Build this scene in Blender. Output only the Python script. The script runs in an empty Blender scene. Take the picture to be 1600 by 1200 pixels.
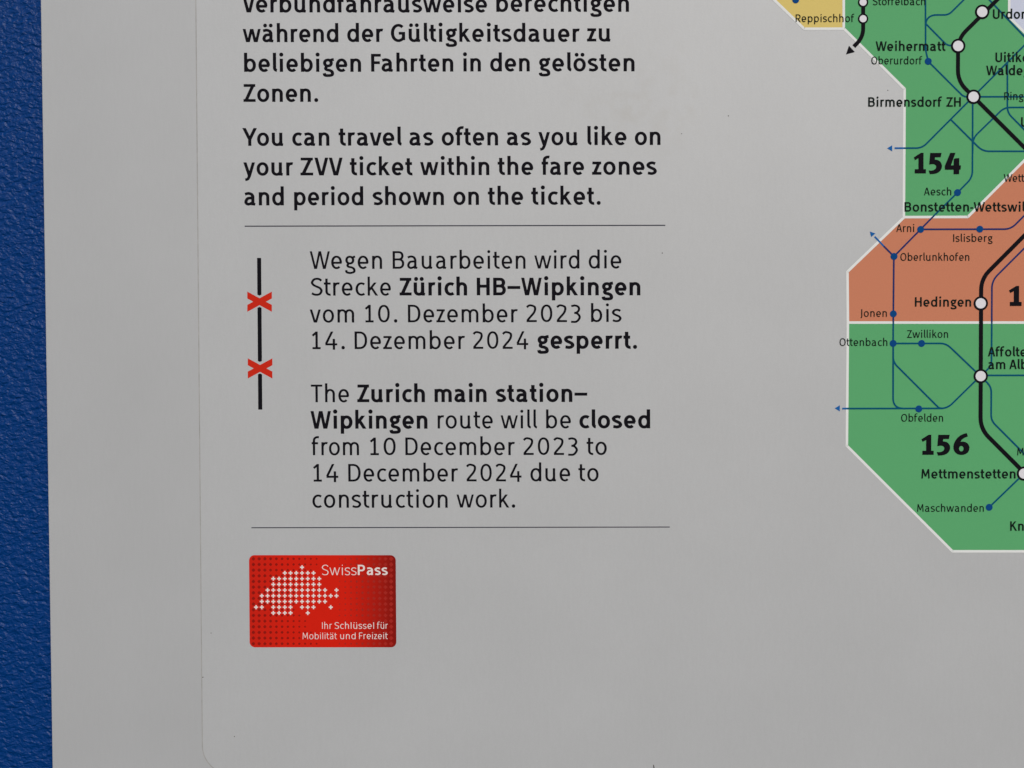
import bpy, bmesh, math, random
import numpy as np
from mathutils import Matrix, Vector

random.seed(7)
S = bpy.context.scene
COL = S.collection

# ------------------------------------------------------------------ camera, sky, sun, exposure
F_PX = 2000.0                       # focal length in pixels of the 1600 px wide picture
PITCH, YAW, ROLL = math.radians(-1.68), math.radians(0.15), math.radians(-0.24)
CAM = Vector((0.0, -1.0, 1.42))
MM = 0.0005                         # about half a millimetre of board per picture pixel
cam_d = bpy.data.cameras.new('camera')
cam = bpy.data.objects.new('camera', cam_d)
COL.objects.link(cam)
cam_d.sensor_width = 36.0
cam_d.lens = 36.0 * F_PX / 1600.0
cam_d.clip_start, cam_d.clip_end = 0.01, 200.0
CAM_R = (Matrix.Rotation(YAW, 3, 'Z') @ Matrix.Rotation(math.pi / 2 + PITCH, 3, 'X') @ Matrix.Rotation(ROLL, 3, 'Z'))
cam.matrix_world = Matrix.Translation(CAM) @ CAM_R.to_4x4()
S.camera = cam

SUN_ELEV, SUN_AZ = math.radians(34), math.radians(13)      # in front of the board, a little to the right
world = bpy.data.worlds.new('World')
S.world = world
world.use_nodes = True
wt = world.node_tree
wt.nodes.clear()
sky = wt.nodes.new('ShaderNodeTexSky')
sky.sky_type = 'NISHITA'
sky.sun_disc = False
sky.sun_elevation = SUN_ELEV
sky.sun_rotation = math.pi - SUN_AZ
sky.air_density, sky.dust_density, sky.ozone_density = 1.0, 2.0, 0.6
bg = wt.nodes.new('ShaderNodeBackground')
bg.inputs['Strength'].default_value = 0.062
wo = wt.nodes.new('ShaderNodeOutputWorld')
wt.links.new(sky.outputs[0], bg.inputs['Color'])
wt.links.new(bg.outputs[0], wo.inputs['Surface'])

sun_d = bpy.data.lights.new('sun', 'SUN')
sun_d.energy = 1.78
sun_d.angle = math.radians(28)
sun_d.color = (1.0, 0.975, 0.945)
sun = bpy.data.objects.new('sun', sun_d)
COL.objects.link(sun)
sd = Vector((math.sin(SUN_AZ) * math.cos(SUN_ELEV), -math.cos(SUN_AZ) * math.cos(SUN_ELEV), math.sin(SUN_ELEV)))
sun.rotation_euler = sd.to_track_quat('Z', 'Y').to_euler()
sun.location = (0.6, -2.5, 4.0)

S.view_settings.view_transform = 'Standard'
S.view_settings.look = 'None'
S.view_settings.exposure = 0.08
S.view_settings.gamma = 1.0
S.view_settings.use_curve_mapping = False

# ------------------------------------------------------------------ from measured positions to the board's plane
# The board's face is the plane y = 0; layers of ink lie a few hundredths of a millimetre in front of it.
LAYER = 0.00004
RT = np.array(CAM_R)

def P(x, y, lift=0.0):
    """Point of the plane y = -lift that was measured at (x, y)."""
    d = RT @ np.array([x - 800.0, 600.0 - y, -F_PX])
    t = -CAM.y / d[1]
    return Vector((CAM.x + d[0] * t, -lift, CAM.z + d[2] * t))

def lean(x):
    return (1203.0 - x) / 68200.0

# ------------------------------------------------------------------ materials
def mat(name, color, rough=0.55, spec=0.25, grain=0.0, grain_scale=900.0):
    m = bpy.data.materials.new(name)
    m.use_nodes = True
    nt = m.node_tree
    b = nt.nodes['Principled BSDF']
    b.inputs['Roughness'].default_value = rough
    b.inputs['Specular IOR Level'].default_value = spec
    b.inputs['Base Color'].default_value = (*color, 1)
    if grain:
        tc = nt.nodes.new('ShaderNodeTexCoord')
        n = nt.nodes.new('ShaderNodeTexNoise')
        n.inputs['Scale'].default_value = grain_scale
        n.inputs['Detail'].default_value = 3.0
        n.inputs['Roughness'].default_value = 0.7
        mr = nt.nodes.new('ShaderNodeMapRange')
        mr.inputs['From Min'].default_value = 0.25
        mr.inputs['From Max'].default_value = 0.75
        mr.inputs['To Min'].default_value = 1 - grain
        mr.inputs['To Max'].default_value = 1 + grain
        mx = nt.nodes.new('ShaderNodeVectorMath')
        mx.operation = 'SCALE'
        mx.inputs[0].default_value = color
        nt.links.new(tc.outputs['Object'], n.inputs['Vector'])
        nt.links.new(n.outputs['Fac'], mr.inputs['Value'])
        nt.links.new(mr.outputs[0], mx.inputs['Scale'])
        nt.links.new(mx.outputs[0], b.inputs['Base Color'])
    return m

def paper_mat(name, color, stain=False):
    m = mat(name, color, 0.5, 1.0)
    nt = m.node_tree
    b = nt.nodes['Principled BSDF']
    tc = nt.nodes.new('ShaderNodeTexCoord')
    def noise(scale, detail=3.0, stretch=None):
        n = nt.nodes.new('ShaderNodeTexNoise')
        n.inputs['Scale'].default_value = scale
        n.inputs['Detail'].default_value = detail
        if stretch:
            mp = nt.nodes.new('ShaderNodeMapping')
            mp.inputs['Scale'].default_value = stretch
            nt.links.new(tc.outputs['Object'], mp.inputs['Vector'])
            nt.links.new(mp.outputs[0], n.inputs['Vector'])
        else:
            nt.links.new(tc.outputs['Object'], n.inputs['Vector'])
        return n.outputs['Fac']
    def rng(v, a, bb, c, d):
        mr = nt.nodes.new('ShaderNodeMapRange')
        for k, val in zip(('From Min', 'From Max', 'To Min', 'To Max'), (a, bb, c, d)):
            mr.inputs[k].default_value = val
        nt.links.new(v, mr.inputs['Value'])
        return mr.outputs[0]
    def math_(op, a, bb):
        q = nt.nodes.new('ShaderNodeMath')
        q.operation = op
        for i, v in enumerate((a, bb)):
            if isinstance(v, (int, float)):
                q.inputs[i].default_value = v
            else:
                nt.links.new(v, q.inputs[i])
        return q.outputs[0]
    fine = rng(noise(1100, 4.0), 0.3, 0.7, 0.975, 1.025)
    streak = rng(noise(1.0, 3.0, (420, 420, 90)), 0.3, 0.7, 0.988, 1.012)
    cloud = rng(noise(11, 3.0), 0.3, 0.7, 0.975, 1.02)
    tot = math_('MULTIPLY', math_('MULTIPLY', fine, streak), cloud)
    sc = nt.nodes.new('ShaderNodeVectorMath')
    sc.operation = 'SCALE'
    sc.inputs[0].default_value = color
    nt.links.new(tot, sc.inputs['Scale'])
    out = sc.outputs[0]
    # small dark specks of dirt
    vo = nt.nodes.new('ShaderNodeTexVoronoi')
    vo.inputs['Scale'].default_value = 55
    nt.links.new(tc.outputs['Object'], vo.inputs['Vector'])
    near = rng(vo.outputs['Distance'], 0.018, 0.03, 1.0, 0.0)
    gate = rng(noise(23, 1.0), 0.56, 0.6, 0.0, 0.45)
    speck = math_('MULTIPLY', near, gate)
    mix = nt.nodes.new('ShaderNodeMix')
    mix.data_type = 'RGBA'
    nt.links.new(speck, mix.inputs[0])
    nt.links.new(out, mix.inputs[6])
    mix.inputs[7].default_value = (0.12, 0.11, 0.1, 1)
    out = mix.outputs[2]
    if stain:
        # a brownish smear beside the upper paragraphs (position in the sheet's own space)
        for (cx, cz, rx, rz, k) in stain:
            mp = nt.nodes.new('ShaderNodeMapping')
            mp.vector_type = 'POINT'
            mp.inputs['Location'].default_value = (-cx / rx, 0, -cz / rz)
            mp.inputs['Scale'].default_value = (1 / rx, 0, 1 / rz)
            nt.links.new(tc.outputs['Object'], mp.inputs['Vector'])
            ln = nt.nodes.new('ShaderNodeVectorMath')
            ln.operation = 'LENGTH'
            nt.links.new(mp.outputs[0], ln.inputs[0])
            blob = rng(ln.outputs['Value'], 0.2, 1.0, 1.0, 0.0)
            blot = rng(noise(75, 6.0), 0.46, 0.72, 0.0, k)
            f = math_('MULTIPLY', blob, blot)
            mx = nt.nodes.new('ShaderNodeMix')
            mx.data_type = 'RGBA'
            nt.links.new(f, mx.inputs[0])
            nt.links.new(out, mx.inputs[6])
            mx.inputs[7].default_value = (0.33, 0.30, 0.24, 1)
            out = mx.outputs[2]
    nt.links.new(out, b.inputs['Base Color'])
    bp = nt.nodes.new('ShaderNodeBump')
    bp.inputs['Strength'].default_value = 0.12
    bp.inputs['Distance'].default_value = 0.0003
    nt.links.new(noise(700, 3.0), bp.inputs['Height'])
    nt.links.new(bp.outputs[0], b.inputs['Normal'])
    return m

def wall_mat():
    m = mat('blue_textured_paint', (0.0001, 0.039, 0.195), 0.38, 0.2)
    nt = m.node_tree
    b = nt.nodes['Principled BSDF']
    tc = nt.nodes.new('ShaderNodeTexCoord')
    warp = nt.nodes.new('ShaderNodeTexNoise')
    warp.inputs['Scale'].default_value = 160
    warp.inputs['Detail'].default_value = 2
    nt.links.new(tc.outputs['Object'], warp.inputs['Vector'])
    ad = nt.nodes.new('ShaderNodeVectorMath')
    ad.operation = 'MULTIPLY_ADD'
    ad.inputs[1].default_value = (0.006, 0.006, 0.006)
    nt.links.new(warp.outputs['Color'], ad.inputs[0])
    nt.links.new(tc.outputs['Object'], ad.inputs[2])
    mp = nt.nodes.new('ShaderNodeMapping')
    mp.inputs['Rotation'].default_value = (0, math.radians(18), 0)
    mp.inputs['Scale'].default_value = (0.72, 1.0, 1.25)
    nt.links.new(ad.outputs[0], mp.inputs['Vector'])
    n1 = nt.nodes.new('ShaderNodeTexNoise')
    n1.inputs['Scale'].default_value = 260
    n1.inputs['Detail'].default_value = 1.6
    n1.inputs['Roughness'].default_value = 0.55
    nt.links.new(mp.outputs[0], n1.inputs['Vector'])
    n2 = nt.nodes.new('ShaderNodeTexVoronoi')
    n2.feature = 'SMOOTH_F1'
    n2.inputs['Scale'].default_value = 210
    nt.links.new(mp.outputs[0], n2.inputs['Vector'])
    mul = nt.nodes.new('ShaderNodeMath')
    mul.operation = 'MULTIPLY_ADD'
    mul.inputs[1].default_value = -0.5
    nt.links.new(n2.outputs['Distance'], mul.inputs[0])
    nt.links.new(n1.outputs['Fac'], mul.inputs[2])
    bp = nt.nodes.new('ShaderNodeBump')
    bp.inputs['Strength'].default_value = 0.8
    bp.inputs['Distance'].default_value = 0.0024
    nt.links.new(mul.outputs[0], bp.inputs['Height'])
    nt.links.new(bp.outputs[0], b.inputs['Normal'])
    return m

M_ink = mat('black_ink', (0.0065, 0.006, 0.0095), 0.7, 0.06, 0.15)
M_thin = mat('blue_black_ink', (0.03, 0.03, 0.05), 0.6, 0.12)
M_red = mat('red_ink', (0.62, 0.024, 0.009), 0.6, 0.08, 0.03)
M_green = mat('green_ink', (0.115, 0.43, 0.18), 0.6, 0.1, 0.02)
M_orange = mat('orange_ink', (0.63, 0.235, 0.135), 0.6, 0.1, 0.02)
M_yellow = mat('yellow_ink', (0.76, 0.6, 0.19), 0.6, 0.1, 0.02)
M_pale = mat('pale_blue_ink', (0.64, 0.69, 0.85), 0.6, 0.1, 0.02)
M_white = mat('white_ink', (0.83, 0.86, 0.86), 0.55, 0.2)
M_station = mat('station_white', (0.80, 0.80, 0.86), 0.55, 0.2)
M_teal = mat('blue_ink_on_green', (0.003, 0.095, 0.18), 0.65, 0.04)
M_navy = mat('blue_ink_on_orange', (0.022, 0.034, 0.15), 0.65, 0.04)
M_blue = mat('blue_ink', (0.012, 0.13, 0.42), 0.65, 0.04)
M_dot = mat('stop_blue_ink', (0.004, 0.065, 0.24), 0.65, 0.04)
M_greentext = mat('dark_place_ink', (0.006, 0.013, 0.011), 0.7, 0.06)
M_cardwhite = mat('card_white_ink', (0.86, 0.78, 0.76), 0.5, 0.2)
M_carddark = mat('card_dark_red', (0.29, 0.010, 0.006), 0.6, 0.06)
M_cardpale = mat('card_pale_red', (0.41, 0.024, 0.017), 0.6, 0.06)
M_seam = mat('seam_grey', (0.40, 0.40, 0.40), 0.8, 0.1, 0.18, 120)
M_dirt = mat('dirt', (0.09, 0.085, 0.08), 0.8, 0.1)

def card_mat():
    m = mat('card_red', (0.74, 0.02, 0.009), 0.6, 0.06)
    nt = m.node_tree
    b = nt.nodes['Principled BSDF']
    tc = nt.nodes.new('ShaderNodeTexCoord')
    sx = nt.nodes.new('ShaderNodeSeparateXYZ')
    nt.links.new(tc.outputs['Generated'], sx.inputs[0])
    r = nt.nodes.new('ShaderNodeValToRGB')
    e = r.color_ramp.elements
    e[0].position, e[0].color = 0.0, (0.62, 0.017, 0.008, 1)
    e[1].position, e[1].color = 1.0, (0.24, 0.008, 0.005, 1)
    for p, c in ((0.25, (0.70, 0.016, 0.006, 1)), (0.66, (0.70, 0.016, 0.006, 1)), (0.86, (0.45, 0.012, 0.006, 1))):
        k = e.new(p)
        k.color = c
    nt.links.new(sx.outputs[0], r.inputs[0])
    nt.links.new(r.outputs[0], b.inputs['Base Color'])
    return m
M_card = card_mat()

# ------------------------------------------------------------------ objects
def tag(o, label=None, cat=None, group=None, kind=None):
    for k, v in (('label', label), ('category', cat), ('group', group), ('kind', kind)):
        if v:
            o[k] = v
    return o

def make(name, verts, faces, m, parent=None, origin=Vector((0, 0, 0)), label=None):
    """One mesh object; verts are world positions, origin the object's own place."""
    me = bpy.data.meshes.new(name)
    me.from_pydata([tuple(Vector(v) - origin) for v in verts], [], faces)
    me.materials.append(m)
    me.update()
    o = bpy.data.objects.new(name, me)
    COL.objects.link(o)
    if parent:
        o.parent = parent
        base = Vector((0, 0, 0))
        q = parent
        while q:
            base += q.location
            q = q.parent
        o.location = origin - base
    else:
        o.location = origin
    if label:
        o['label'] = label
    return o

def empty(name, origin, parent=None):
    o = bpy.data.objects.new(name, None)
    COL.objects.link(o)
    o.empty_display_size = 0.02
    base = Vector((0, 0, 0))
    if parent:
        o.parent = parent
        q = parent
        while q:
            base += q.location
            q = q.parent
    o.location = origin - base
    return o

def slab(name, outline, front, back, m, parent=None, origin=Vector((0, 0, 0)), bevel=0.0, label=None):
    """A plate with the outline (measured positions, clockwise as seen), front and back at y = -front, -back."""
    bm = bmesh.new()
    f = [bm.verts.new(P(x, y, 0) + Vector((0, -front, 0)) - origin) for x, y in outline]
    bk = [bm.verts.new(P(x, y, 0) + Vector((0, -back, 0)) - origin) for x, y in outline]
    n = len(outline)
    top = bm.faces.new(list(reversed(f)))
    bm.faces.new(bk)
    for i in range(n):
        j = (i + 1) % n
        bm.faces.new((f[i], f[j], bk[j], bk[i]))
    bmesh.ops.recalc_face_normals(bm, faces=bm.faces)
    if bevel:
        bm.edges.ensure_lookup_table()
        ed = [e for e in bm.edges if e.verts[0] in f and e.verts[1] in f]
        bmesh.ops.bevel(bm, geom=ed, offset=bevel, segments=3, affect='EDGES', profile=0.6)
    me = bpy.data.meshes.new(name)
    bm.to_mesh(me)
    bm.free()
    me.materials.append(m)
    o = bpy.data.objects.new(name, me)
    COL.objects.link(o)
    if parent:
        o.parent = parent
        o.location = origin - parent.location
    else:
        o.location = origin
    if label:
        o['label'] = label
    return o

# ------------------------------------------------------------------ lettering: a humanist sans drawn from strokes
X_H, CAP, ASC, DESC = 20.0, 27.0, 29.0, -7.8

def arc(cx, cy, rx, ry, a0, a1, n=22, p=2.1):
    out = []
    for i in range(n + 1):
        a = math.radians(a0 + (a1 - a0) * i / n)
        c, s = math.cos(a), math.sin(a)
        out.append((cx + rx * math.copysign(abs(c) ** (2 / p), c), cy + ry * math.copysign(abs(s) ** (2 / p), s)))
    return out

def spline(pts, n=9):
    q = [pts[0]] + list(pts) + [pts[-1]]
    out = []
    for i in range(1, len(q) - 2):
        p0, p1, p2, p3 = (np.array(v, float) for v in q[i - 1:i + 3])
        for k in range(n):
            t = k / n
            out.append(tuple(0.5 * ((2 * p1) + (p2 - p0) * t + (2 * p0 - 5 * p1 + 4 * p2 - p3) * t * t + (3 * p1 - p0 - 3 * p2 + p3) * t ** 3)))
    out.append(tuple(map(float, pts[-1])))
    return out

def glyph(ch, w, plain=False):
    """strokes [(points, clip)], dots, left and right bearing kinds"""
    h = 0.86 * w
    l = w / 2
    X, C, A, D = X_H, CAP, ASC, DESC
    xm, bm_ = X - h / 2 + 0.3, h / 2 - 0.3
    st, dots = [], []
    full = (-50, 50)
    def L(*pts, clip=full):
        st.append((list(pts), clip))
    def ring(cx, cy, rx, ry, p=2.08):
        a = arc(cx, cy, rx, ry, 0, 360, 56, p)
        st.append((a, full))
    lb = rb = 's'                                     # s straight stem, r round, d diagonal
    um = None
    base = {'ä': 'a', 'ö': 'o', 'ü': 'u'}.get(ch)
    if base:
        um = ch
        ch = base
    if ch in 'nhr':
        s = 11.4
        L((l, 0), (l, A if ch == 'h' else X))
        if ch == 'r':
            L(*arc(l + 5.6, X - 8, 5.6, 8 - h / 2 + 0.3, 180, 68, 14))
            rb = 'd'
        else:
            L(*(arc(l + s / 2 + 0.2, X - 7.4, s / 2 - 0.2, 7.4 - h / 2 + 0.4, 180, 0, 24) + [(l + s, 0)]))
    elif ch == 'm':
        s = 10.9
        L((l, 0), (l, X))
        for k in (0, 1):
            L(*(arc(l + s * k + s / 2, X - 7.2, s / 2, 7.2 - h / 2 + 0.4, 180, 0, 24) + [(l + s * (k + 1), 0)]))
    elif ch == 'u':
        s = 11.4
        L(*([(l, X)] + arc(l + s / 2, 7.4, s / 2, 7.4 - h / 2 + 0.4, 180, 360, 24)))
        L((l + s, X), (l + s, 0))
        if not plain:
            L((l + s - 0.5, 2.3), (l + s + w / 2 + 1.0, 0.35 * h), clip=(-0.2, X))
    elif ch in 'i':
        L((l, 0), (l, X))
        if plain:
            L((l, CAP - h * 1.1), (l, CAP))
        else:
            dots.append((l, 26.2, 0.6 * w + 0.1))
    elif ch == 'l':
        if plain:
            L((l, 0), (l, CAP))
        else:
            L(*([(l, A)] + arc(l + 4.2, h / 2 + 4.0, 4.2, 4.2, 180, 262, 10, 2.0)))
            rb = 'd'
    elif ch == 't':
        x = l + 2.2
        L(*([(x, 26)] + arc(x + 5.2, h / 2 + 5.0, 5.2, 5.2, 180, 280, 14, 2.1)))
        L((0, X - h / 2), (10.3, X - h / 2))
        lb = rb = 'd'
    elif ch == 'f':
        x = l + 1.8
        L(*([(x, 0)] + arc(x + 6.0, A - 6.5, 6.0, 6.5 - h / 2 + 0.3, 180, 72, 14)))
        L((0, X - h / 2), (10.2, X - h / 2))
        lb = rb = 'd'
    elif ch in 'kK':
        H = X if ch == 'k' else C
        top = A if ch == 'k' else C
        s = 12.2 if ch == 'k' else 15
        L((l, 0), (l, top))
        L((l + 0.5, H * 0.40), (l + s - 1.2, H + 1.5), clip=(0, H))
        L((l + s * 0.34, H * 0.60), (l + s + 0.6, -1.2), clip=(0, H))
        rb = 'd'
    elif ch in 'vV':
        H = X if ch == 'v' else C
        W = 13.4 + w if ch == 'v' else 15.6 + w
        a, m = 0.52 * w, 0.2 * w
        c = W / 2
        e = 3 / H
        L((a - e * (c - m - a), H + 3), (c - m + e * (c - m - a), -3), clip=(0, H))
        L((W - a + e * (c - m - a), H + 3), (c + m - e * (c - m - a), -3), clip=(0, H))
        lb = rb = 'd'
    elif ch in 'wW':
        H = X if ch == 'w' else C
        W = 23.6 + w if ch == 'w' else 27.2 + w
        a, m = 0.52 * w, 0.16 * w
        xs = [a, W * 0.285, W * 0.5, W * 0.715, W - a]
        for i in range(4):
            x0, x1 = xs[i], xs[i + 1]
            y0, y1 = (H, 0) if i % 2 == 0 else (0, H)
            sg = m
            if i == 0: x1 -= sg
            if i == 1: x0 += sg; x1 -= sg * 0.6
            if i == 2: x0 += sg * 0.6; x1 -= sg
            if i == 3: x0 += sg
            dx, dy = (x1 - x0), (y1 - y0)
            k = 3 / abs(dy)
            L((x0 - dx * k, y0 - dy * k), (x1 + dx * k, y1 + dy * k), clip=(0, H))
        lb = rb = 'd'
    elif ch == 'y':
        W = 13.4 + w
        a = 0.52 * w
        c = W / 2
        L((a - 0.9, X + 3), (c + 0.2, -0.6), clip=(-0.6, X))
        dx, dy = (c + 0.1 * w - (W - a)), -X
        st.append(([(W - a - dx * 0.15, X + 3), (c + 0.1 * w, 0)] + spline([(c + 0.1 * w, 0), (c - 1.7, -4.4), (c - 3.6, -5.8), (c - 6.3, -6.4)], 6), (-50, X)))
        lb = rb = 'd'
    elif ch in 'zZ':
        H = X if ch == 'z' else C
        W = 10.6 + w * 0.7 if ch == 'z' else 14.6 + w * 0.8
        L((0.5, H - h / 2), (W - 0.3, H - h / 2))
        L((0, h / 2), (W, h / 2))
        dx = 0.62 * w
        L((W - dx + 0.6, H + 1), (dx - 0.6, -1), clip=(h * 0.4, H - h * 0.4))
        lb = rb = 'd'
    elif ch in 'sS':
        H = X if ch == 's' else C
        W = 11.2 + w * 0.78 if ch == 's' else 14.0 + w * 0.9
        f = H / 20.0
        x0, x1 = w * 0.42, W - w * 0.42
        tp, bt = H - h / 2 + 0.3, h / 2 - 0.3
        st.append((spline([(x1 - 0.1, H * 0.845 - 0.2), (x0 + (x1 - x0) * 0.80, tp - 0.5 * f), (x0 + (x1 - x0) * 0.52, tp), (x0 + (x1 - x0) * 0.2, tp - 1.0 * f),
                           (x0 + 0.15, H * 0.735), (x0 + (x1 - x0) * 0.17, H * 0.60), (W / 2, H * 0.51), (x0 + (x1 - x0) * 0.84, H * 0.42),
                           (x1, H * 0.275), (x0 + (x1 - x0) * 0.83, bt + 1.0 * f), (x0 + (x1 - x0) * 0.5, bt), (x0 + (x1 - x0) * 0.2, bt + 0.45 * f), (x0 - 0.2, H * 0.135)], 6), full))
        lb = rb = 'd'
    elif ch == 'c':
        L(*arc(l + 7.0, X / 2, 7.0, xm - X / 2, 52, 308, 36, 2.08))
        lb, rb = 'r', 'd'
    elif ch == 'e':
        s = 12.7
        yb = 9.3
        a = arc(l + s / 2, X / 2, s / 2, xm - X / 2, -6, 312, 46, 2.08)
        L(*a)
        L((l, yb), (l + s + w * 0.3, yb))
        lb, rb = 'r', 'r'
    elif ch == 'o':
        ring(l + 6.75, X / 2, 6.75, xm - X / 2)
        lb = rb = 'r'
    elif ch == 'a':
        r = l + 10.8
        L(*(spline([(1.3, 17.0), (3.6, xm - 0.5), (7.0, xm), (r - 2.0, xm - 1.4), (r - 0.1, X - 6.2), (r, X - 8)], 7) + [(r, 0)]))
        st.append((spline([(r, 11.3), (r - 3.5, 11.2), (l + 2.6, 10.2), (l + 0.1, 5.7), (l + 1.3, 2.4 + (h - 3) * 0.3), (l + 4.1, bm_), (r - 2.6, bm_ + 1.2), (r, 4.6)], 7), full))
        if not plain:
            L((r - 0.5, 2.3), (r + w / 2 + 1.2, 0.3 * h), clip=(-0.3, X))
        lb, rb = 'r', 's'
    elif ch in 'bdp':
        s = 13.1
        cx = l + s / 2
        ring(cx, X / 2, s / 2, xm - X / 2, 2.12)
        x = l if ch in 'bp' else l + s
        L((x, D if ch == 'p' else 0), (x, X if ch == 'p' else (CAP if plain else A)))
        if ch == 'd':
            lb, rb = 'r', 's'
        else:
            lb, rb = 's', 'r'
    elif ch == 'g':
        ring(l + 5.4, X - 6.5, 5.0, 6.5 - h / 2 + 0.2, 2.1)
        L((l + 8.6, X - 3.0), (l + 11.4, X - 1.7), (l + 10.9 + w * 0.7, X - 1.2))
        st.append((spline([(l - 0.2, -1.9), (l + 0.7, -5.0), (l + 6.0, D + h / 2), (l + 11.6, -4.4), (l + 11.6, -0.2), (l + 8.2, 2.2), (l + 3.6, 3.2), (l + 1.9, 5.2), (l + 3.4, 8.6)], 7), full))
        lb, rb = 'r', 'd'
    elif ch == 'B':
        s = 14.2
        mid = 14.3
        L((l, 0), (l, C))
        for (y0, y1, xx) in ((mid, C - h / 2, s - 1.0), (h / 2, mid, s)):
            r = (y1 - y0) / 2
            L(*([(l, y1)] + [(l + xx - r * 1.05, y1)] + arc(l + xx - r * 1.05, (y0 + y1) / 2, r * 1.05, r, 90, -90, 18, 2.2) + [(l, y0)]))
        rb = 'r'
    elif ch == 'D':
        s = 15.2
        L((l, 0), (l, C))
        L(*([(l, C - h / 2)] + arc(l + 5.2, C / 2, s - 5.2, C / 2 - h / 2, 90, -90, 30, 2.35) + [(l, h / 2)]))
        rb = 'r'
    elif ch in 'FT':
        if ch == 'F':
            L((l, 0), (l, C))
            L((l, C - h / 2), (11.3 + w * 0.7, C - h / 2))
            L((l, 13.6), (10.4 + w * 0.6, 13.6))
        else:
            W = 14.6 + w * 0.8
            L((W / 2, 0), (W / 2, C - h * 0.3))
            L((0, C - h / 2), (W, C - h / 2))
            lb = 'd'
        rb = 'd'
    elif ch == 'G':
        W = 16.6 + w
        L(*arc(l + 9.0, C / 2, 9.0, C / 2 - h / 2 + 0.3, 48, 318, 40, 2.08))
        L((W - l, 13.2), (W - l, 2.6))
        L((W * 0.55, 13.0), (W, 13.0))
        lb = 'r'
    elif ch == 'H':
        s = 14.6
        L((l, 0), (l, C)); L((l + s, 0), (l + s, C)); L((l, 14), (l + s, 14))
    elif ch == 'I':
        L((l, 0), (l, C))
    elif ch == 'J':
        L(*([(l + 5, C)] + [(l + 5, 2)] + arc(l - 0.2, 2, 5.2, 6, 0, -70, 10, 2)))
    elif ch == 'M':
        s = 19
        L((l, 0), (l + 1.5, C)); L((l + s, 0), (l + s - 1.5, C))
        L((l + 1.2, C + 1), (l + s / 2, 6), clip=(0, C)); L((l + s - 1.2, C + 1), (l + s / 2, 6), clip=(0, C))
        dots.append((l + s / 2, 7.0, w * 0.42))
    elif ch == 'O' or ch == '0':
        s = 17.6 if ch == 'O' else 14.6
        ring(l + s / 2, C / 2, s / 2, C / 2 - h / 2 + (0.3 if ch == 'O' else 0), 2.2)
        lb = rb = 'r' if ch == 'O' else 'n'
    elif ch in 'PR':
        s = 13.4
        y0 = 12.0
        y1 = C - h / 2
        r = (y1 - y0) / 2
        L((l, 0), (l, C))
        L(*([(l, y1)] + arc(l + s - r, (y0 + y1) / 2, r, r, 90, -90, 18, 2.2) + [(l, y0)]))
        if ch == 'R':
            L((l + s * 0.42, 13.0), (l + s + 1.4, -1.5), clip=(0, C))
        rb = 'r' if ch == 'P' else 'd'
    elif ch == 'U':
        s = 14.4
        L(*([(l, C)] + arc(l + s / 2, 8, s / 2, 8 - h / 2 + 0.3, 180, 360, 26) + [(l + s, C)]))
    elif ch == 'Y':
        W = 17.2 + w
        a = 0.52 * w
        L((W / 2, 0), (W / 2, 12.0))
        for sg in (-1, 1):
            x = W / 2 + sg * (W / 2 - a)
            L((x + sg * 1.2, C + 2.2), (W / 2 + sg * 0.05 * w, 10.2), clip=(0, C))
        lb = rb = 'd'
    elif ch == 'A':
        W = 16.4 + w
        a = 0.52 * w
        for sg in (-1, 1):
            x = W / 2 + sg * (W / 2 - a)
            dx = (W / 2 + sg * 0.16 * w) - x
            L((x - dx * 0.1, -2.7), (x + dx * 1.1, C + 2.7), clip=(0, C))
        L((W * 0.24, 8.4), (W * 0.76, 8.4))
        lb = rb = 'd'
    elif ch == '1':
        x = 7.2
        L((x, 0), (x, C)); L((x + 0.6, C - h * 0.2), (0.9, 20.6), clip=(0, C)); L((0.6, h / 2), (x + 6.2, h / 2))
    elif ch == '2':
        W = 12.6 + w
        L(*(spline([(0.9, 22.6), (3.6, C - h / 2 - 0.4), (7.2, C - h / 2 + 0.2), (W - w * 0.9, C - h / 2 - 1.8), (W - w * 0.62, 19.4), (W - w - 1.0, 13.8), (5.2, 6.6), (1.6, h * 0.7)], 7)), clip=(0, C + 1))
        L((0.4, h / 2), (W + 0.3, h / 2))
        lb = rb = 'd'
    elif ch == '3':
        W = 12.4 + w
        st.append((spline([(0.9, C - 2.6), (3.6, C - h / 2 - 0.4), (7.0, C - h / 2), (W - w - 1.0, C - h / 2 - 1.5), (W - w * 0.75, 20.2), (W - w - 0.6, 16.6), (W - w - 3.6, 14.5), (5.6, 14.1)], 7), full))
        st.append((spline([(5.6, 14.1), (W - w - 2.8, 13.5), (W - w + 0.2, 11.2), (W - w * 0.5, 7.6), (W - w - 0.2, 3.4), (W - w - 3.2, 0.9), (6.0, h / 2 - 1.3), (0.5, 0.5)], 7), full))
        lb = rb = 'd'
    elif ch == '4':
        W = 15.8 + w
        L((W * 0.62, C + 1), (w * 0.55, 7.4 + 0.6), clip=(7.4 - h / 2, C))
        L((w * 0.28, 7.4), (W, 7.4))
        L((W - w - 2.3 + w * 0.2, -0.8), (W - w - 2.3 + w * 0.2, 15.8))
        lb = rb = 'd'
    elif ch == '5':
        W = 12.4 + w * 0.95
        L((l + 0.4, C), (l + 0.1, 13.2))
        L((l - 0.4, C - h / 2), (W - 0.2, C - h / 2))
        st.append((spline([(l - 0.6, 14.4), (l + 4.4, 15.2), (W - l - 1.2, 12.2), (W - l, 7.2), (W - l - 2.0, 1.8), (l + 3.6, h / 2 - 1.2), (0.4, 0.6)], 7), full))
        lb = rb = 'd'
    elif ch == '6':
        W = 14.6 + w
        s = W - w
        ring(l + s / 2, 8.2, s / 2, 8.2 - h / 2 + 0.2, 2.15)
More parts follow.
